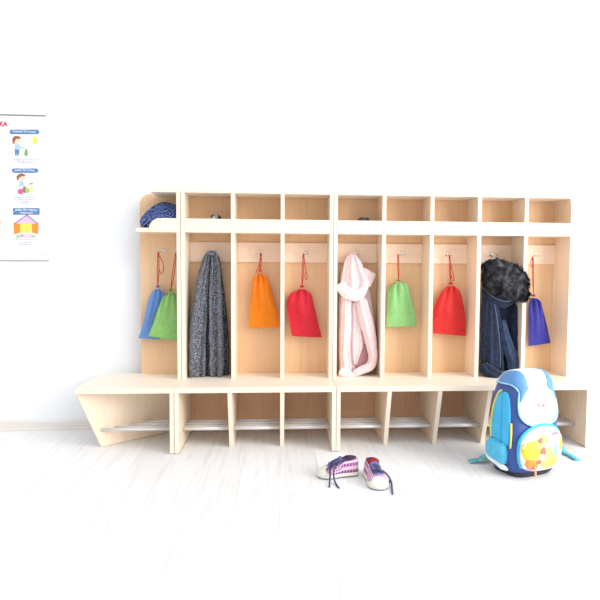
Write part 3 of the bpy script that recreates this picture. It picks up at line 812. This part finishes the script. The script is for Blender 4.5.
sw = MB()
for k in range(4): mark(sw, [(.02+.02*k, .12+.02*k), (.05+.015*k, .17+.012*k), (.095, .195+.012*k)], .0011)
sw.build('flap_swirls', bagmat('mint print', (.55, .86, .86)), fl)
# front pocket
po = [(-.105, -.180), (-.118, -.14), (-.118, -.08), (-.100, -.035), (-.06, -.006), (0, .004), (.06, -.006), (.100, -.035), (.118, -.08), (.118, -.14), (.105, -.180), (.05, -.190), (-.05, -.190)]
fp = patch('front_pocket', po, front, .010, .020, M_bw, nr=14)
tr = smooth([Vector((a, b, 0)) for a, b in po[0:11]], 5)
MB().tube([W_(front(q.x*1.01, q.y), .008) for q in tr], .0075, 8, 1).build('pocket_piping', M_bc, fp)
def blob(cx_, cz_, a, b, m_, off=.0285, n=9, jag=.25, sd=0, name='pocket_print'):
    rr = random.Random(sd+int(cx_*999)+int(cz_*777))
    pts = []
    for k in range(n):
        q = 2*PI*k/n; f = 1+jag*(rr.random()-.5)*2; pts.append((cx_+a*math.cos(q)*f, cz_+b*math.sin(q)*f))
    # follow the padded pocket: lower towards its rim
    o = None
    PO = smooth([Vector((a_, b2, 0)) for a_, b2 in po+[po[0]]], 3)[:-1]; cen = sum(PO, Vector((0, 0, 0)))/len(PO)
    def hh(x, z):
        v_ = Vector((x, z, 0))-cen; an = math.atan2(v_.y, v_.x)
        R_ = min(PO, key=lambda q: abs(math.remainder(math.atan2(q.y-cen.y, q.x-cen.x)-an, 2*PI)))
        f = min(.995, v_.length/(R_-cen).length); return .010+.020*(1-f**6)**.5
    O = smooth([Vector((a_, b2, 0)) for a_, b2 in pts+[pts[0]]], 3)[:-1]; c = sum(O, Vector((0, 0, 0)))/len(O); up = (off-.026)*.5
    R2 = []
    for f in (.02, .35, .7, 1): R2.append([W_(front(*(c+(q-c)*f)[:2]), hh(*(c+(q-c)*f)[:2])+.0012+up) for q in O])
    R2.append([W_(front(*q[:2]), hh(*q[:2])-.001) for q in O])
    return MB().rings(R2).build(name, m_, fp)
Y1 = bagmat('sunny yellow print', (.90, .66, .05)); Y2 = bagmat('orange print', (.85, .26, .04)); Y3 = bagmat('lemon print', (.86, .80, .18))
Br = bagmat('rosy brown print', (.40, .15, .13)); Sk = bagmat('pale peach print', (.90, .70, .58)); Lb = bagmat('sky print', (.28, .52, .78)); Pk = bagmat('pink print', (.70, .22, .26))
blob(-.050, -.085, .055, .050, Y1, .0265); blob(.012, -.125, .055, .045, Y3, .0268); blob(-.02, -.06, .035, .03, Y3, .0268, sd=4)
blob(-.070, -.145, .030, .026, Y2, .0275); blob(-.015, -.095, .017, .016, Br, .029); blob(-.022, -.118, .015, .013, Sk, .0292)
blob(.002, -.072, .014, .012, Sk, .0295); blob(-.03, -.050, .012, .010, Br, .0288); blob(-.035, -.135, .013, .011, Br, .0295)
blob(.055, -.095, .013, .024, Lb, .028); blob(.050, -.030, .022, .007, Pk, .026); blob(.088, -.08, .010, .034, Y1, .026); blob(.035, -.145, .02, .010, Y1, .0282)
blob(-.075, -.165, .012, .008, Pk, .0285)
zp = MB(); a0 = W_(front(-.058, -.150), .032)
zp.tube([a0, a0+Vector((0, -.006, -.012)), a0+Vector((.001, -.008, -.026)), a0+Vector((.002, -.007, -.040))], .0042, 8)
zp.build('zipper_pull', bagmat('peach ribbon', (.80, .40, .22)), bp)
# gore between flap and pocket
# side panel, piping, mesh pocket
patch('side_panel', [(-.052, -.075), (-.060, .02), (-.052, .11), (-.030, .158), (.020, .150), (.040, .08), (.046, .0), (.046, -.055)], left, .002, .004, M_bc, sm=3)
MB().tube([W_(left(a, b), .006) for a, b in [(.046, -.055), (.047, .0), (.041, .08), (.022, .150), (.0, .168)]], .0042, 8).build('side_piping', M_by, bp)
MB().tube([W_(left(a, b), .006) for a, b in [(-.064, -.085), (-.067, -.03), (-.066, .02)]], .0046, 8).build('side_piping', M_by, bp)
MB().tube([W_(left(a, b), .0065) for a, b in [(-.014, -.068), (-.016, 0), (-.012, .08), (-.006, .154)]], .0015, 6).build('side_seam', bagmat('teal seam', (.04, .32, .6)), bp)
sp_ = patch('side_pocket', [(-.036, -.160), (-.046, -.12), (-.040, -.072), (0, -.062), (.045, -.056), (.072, -.075), (.080, -.115), (.064, -.140), (.01, -.152)], left, .006, .018, bagmat('cyan mesh', (.06, .48, .76), (.10, .56, .84)), nr=8)
for k in range(6):
    a = -.030+k*.017
    MB().tube([W_(left(a, -.080), .017), W_(left(a+.003, -.095), .021), W_(left(a+.001, -.112), .021)], .0014, 6).build('pocket_pleat', bagmat('cyan mesh shade', (.05, .42, .70)), sp_)
patch('pocket_trim', [(-.050, -.192), (-.044, -.170), (.0, -.145), (.050, -.128), (.078, -.122), (.082, -.138), (.05, -.150), (.0, -.170), (-.030, -.192)], left, .016, .008, M_bw, sp_, nr=4, sm=2)
# webbing straps lying on the floor
def strap(pts, w=.016):
    P3 = smooth([Vector(p) for p in pts], 6); R = []
    for i, p in enumerate(P3):
        t = (P3[min(i+1, len(P3)-1)]-P3[max(i-1, 0)]).normalized(); s_ = Vector((-t.y, t.x, 0)).normalized(); n_ = s_.cross(t)
        R.append([p+s_*w+n_*.002, p-s_*w+n_*.002, p-s_*w-n_*.002, p+s_*w-n_*.002])
    return MB().rings(R).build('shoulder_strap', M_st, bp)
s1, s2 = onz(491, 460), onz(469, 462.5)
strap([s1+Vector((.05, .05, .05)), s1+Vector((0, 0, .03)), onz(482, 463)+Vector((0, 0, .022)), onz(477, 462.5)+Vector((0, 0, .012)), s2+Vector((0, 0, .0045))], .017)
strap([bw((.09, .05, .05)), bw((.125, .06, .035)), onz(558, 450.5)+Vector((0, 0, .018)), onz(562, 453)+Vector((0, 0, .012)), onz(569, 456)+Vector((0, 0, .006)), onz(578, 461)+Vector((0, 0, .0045))], .016)

# ------------------------------------------------------------------ sneakers
M_sh = plaid('pink and purple plaid canvas', (.78, .52, .64), (.62, .24, .46), (.16, .07, .24), 16, 13, 'UV', .5, .55, inter=True)
M_rub = mat('cream rubber', (.80, .77, .66), .5); M_lace = mat('indigo lace', (.06, .06, .13), .8)
M_sole = mat('grey outsole', (.22, .22, .24), .7); M_lin = mat('dark red lining', (.30, .01, .03), .8); M_lin2 = mat('plum lining', (.06, .02, .05), .8)
M_ton = mat('denim blue tongue', (.06, .07, .24), .85, col2=(.22, .24, .50), scale=120)
def shoe(label, loc, rz, lining, laces, tongue_m, wide=1.12):
    root = thing('sneaker', label, 'shoe', loc, 'pair of plaid sneakers')
    Rm = Matrix.Rotation(rz, 4, 'Z'); L0 = Vector(loc)
    w = lambda p: L0+(Rm @ Vector((p[0], p[1]*wide, p[2])))
    st = [(-.082, .012, .5), (-.078, .022, .8), (-.065, .027, 1), (-.035, .027, 1), (0, .027, 1), (.03, .031, 1), (.055, .031, 1), (.072, .025, 1), (.083, .014, .8), (.087, .006, .5)]
    stx = smooth([Vector(s) for s in st], 4)
    def outline(k=1): return [(s.x, s.y*k) for s in stx]
    def slab(z0, z1, k, m_, name, par):
        o = outline(k); poly = [(x, y) for x, y in o]+[(x, -y) for x, y in o[::-1]]
        R = [[w((x, y, z)) for x, y in poly] for z in (z0, (z0*.7+z1*.3), z1)]
        return MB().rings(R).build(name, m_, par)
    slab(.0005, .006, 1.0, M_sole, 'outsole', root); slab(.006, .019, 1.06, M_rub, 'sole', root)
    def hgt(x):          # height of the upper's ridge
        if x < .005: return .062+(.005-x)*.10
        return .062-(x-.005)*.42 if x < .06 else .0389-(x-.06)*.62
    # canvas upper: rings across the foot, open at the ankle
    R = []
    xs = [-.080, -.076, -.068, -.055, -.04, -.025, -.01, .005, .02, .035, .050, .060]
    for x in xs:
        s = min(stx, key=lambda q: abs(q.x-x)); hw = s.y; H = hgt(x); ring = []
        for j in range(25):
            q = PI*j/24
            if x < .0:     # ankle: two walls with the opening between
                yy = math.cos(q)*hw; zz = .018+(H-.018)*min(1, math.sin(q)*2.2)
                yy *= (1-.18*min(1, math.sin(q)*2.2)); 
                if .36 < j/24 < .64: zz = .018+(H-.018)*.45
            else:
                yy = math.cos(q)*hw; zz = .018+(H-.018)*math.sin(q)**.75
            ring.append(w((x, yy, zz)))
        ring += [w((x, -hw*.9+2*hw*.9*k/6, .017)) for k in range(1, 6)]
        R.append(ring)
    MB().rings(R, uv=True).build('upper', M_sh, root)
    # lining visible in the opening
    R = []
    for z, k in ((.030, .5), (.045, .75), (.064, .82), (.071, .88), (.073, .98)):
        R.append([w((-.042+math.cos(q)*.036*k, math.sin(q)*.022*k, z-.012*max(0, math.cos(q)))) for q in [2*PI*j/24 for j in range(24)]])
    MB().rings(R).build('lining', lining, root)
    # rubber toe cap
    R = []
    for i, x in enumerate([.046, .055, .064, .072, .079, .085, .088]):
        s = min(stx, key=lambda q: abs(q.x-x)); hw = s.y*1.07; H = [.0415, .040, .0365, .032, .027, .022, .015][i]
        R.append([w((x, math.cos(PI*j/16)*hw, .008+(H-.006)*math.sin(PI*j/16)**.7)) for j in range(17)]+[w((x, -hw+2*hw*k/5, .007)) for k in range(1, 5)])
    MB().rings(R).build('toe_cap', M_rub, root)
    R = []
    for x, z, hw in ((.044, .046, .010), (.02, .060, .013), (0, .067, .015), (-.010, .073, .016), (-.013, .075, .010)):
        R.append([w((x, math.cos(q)*hw, z+math.sin(q)*.003)) for q in [2*PI*j/16 for j in range(16)]])
    MB().rings(R).build('tongue', tongue_m, root)
    lc = MB()
    for k in range(4):
        x = .036-k*.012; z = hgt(x)+.006
        lc.tube([w((x, -.017, z-.006)), w((x+.002, 0, z+.003)), w((x+.004, .017, z-.006))], .0022)
        lc.tube([w((x, .016, z-.006)), w((x-.006, 0, z+.004)), w((x-.010, -.017, z-.003))], .0020)
    for path in laces: lc.tube([onz(u, v, z) for u, v, z in path], .0036)
    lc.build('lace', M_lace, root)
    return root
t1, h1 = onz(318.5, 477.5), onz(357.5, 473.5)
c1 = (t1+h1)/2; a1 = math.atan2(t1.y-h1.y, t1.x-h1.x)
shoe('plaid sneaker lying sideways-on with its cream toe pointing left', (c1.x, c1.y, 0), a1, M_lin2,
     [[(337, 463.5, .062), (331, 468, .045), (330, 477, .02), (329.3, 487, .004)],
      [(338, 464, .06), (334, 470, .05), (334, 478, .02), (336, 484, .004), (339, 488, .003)],
      [(337, 463, .064), (331, 466, .05), (326.5, 470, .045)],
      [(338, 463, .066), (342, 460, .078), (344.5, 460.5, .074), (340, 464, .062)]], M_ton)
t2, h2 = onz(380.5, 490.5), onz(370, 474)
c2 = (t2+h2)/2; a2 = math.atan2(t2.y-h2.y, t2.x-h2.x)
shoe('plaid sneaker with dark red lining pointing its toe towards the viewer', (c2.x, c2.y, 0), a2, M_lin,
     [[(376, 470.5, .06), (380, 470, .066), (386, 473.5, .04), (391, 481, .012), (392, 489, .004), (392.5, 494, .003)],
      [(376, 471, .06), (383, 471, .058), (389, 477, .02), (390, 481, .008), (386, 486, .004), (384.5, 488.5, .003)]], M_ton, 1.2)

# ------------------------------------------------------------------ light
wd = bpy.data.worlds.new('world'); sc.world = wd; wd.use_nodes = True
bg = wd.node_tree.nodes['Background']; bg.inputs[0].default_value = (.93, .96, 1, 1); bg.inputs[1].default_value = 1.0
_n = wd.node_tree.nodes; _l = wd.node_tree.links
_tc = _n.new('ShaderNodeTexCoord'); _sp = _n.new('ShaderNodeSeparateXYZ'); _l.new(_tc.outputs['Generated'], _sp.inputs[0])
_cr = _n.new('ShaderNodeValToRGB'); _cr.color_ramp.elements[0].position = .0; _cr.color_ramp.elements[0].color = (.70, .71, .73, 1)
_cr.color_ramp.elements[1].position = .75; _cr.color_ramp.elements[1].color = (1.14, 1.18, 1.23, 1); _l.new(_sp.outputs[2], _cr.inputs[0]); _l.new(_cr.outputs[0], bg.inputs[0])
sl = bpy.data.lights.new('window_sun', 'SUN'); sl.energy = 1.3; sl.angle = math.radians(40); sl.color = (1, .985, .96)
so = bpy.data.objects.new('window_sun', sl); C.objects.link(so)
dv = Vector((-.75, .62, -.55)).normalized(); so.rotation_euler = dv.to_track_quat('-Z', 'Y').to_euler(); so.location = (2, -2, 2.5)

al = bpy.data.lights.new('daylight_window', 'AREA'); al.shape = 'RECTANGLE'; al.size = 1.6; al.size_y = 1.5; al.energy = 62; al.color = (1, .99, .97)
ao = bpy.data.objects.new('daylight_window', al); C.objects.link(ao); ao.location = (3.5, -2.0, 1.25)
ao.rotation_euler = Vector((-1, .62, -.12)).to_track_quat('-Z', 'Y').to_euler()

sc.view_settings.view_transform = 'Standard'; sc.view_settings.look = 'None'; sc.view_settings.gamma = 1
sc.view_settings.use_curve_mapping = False
sc.view_settings.exposure = .06
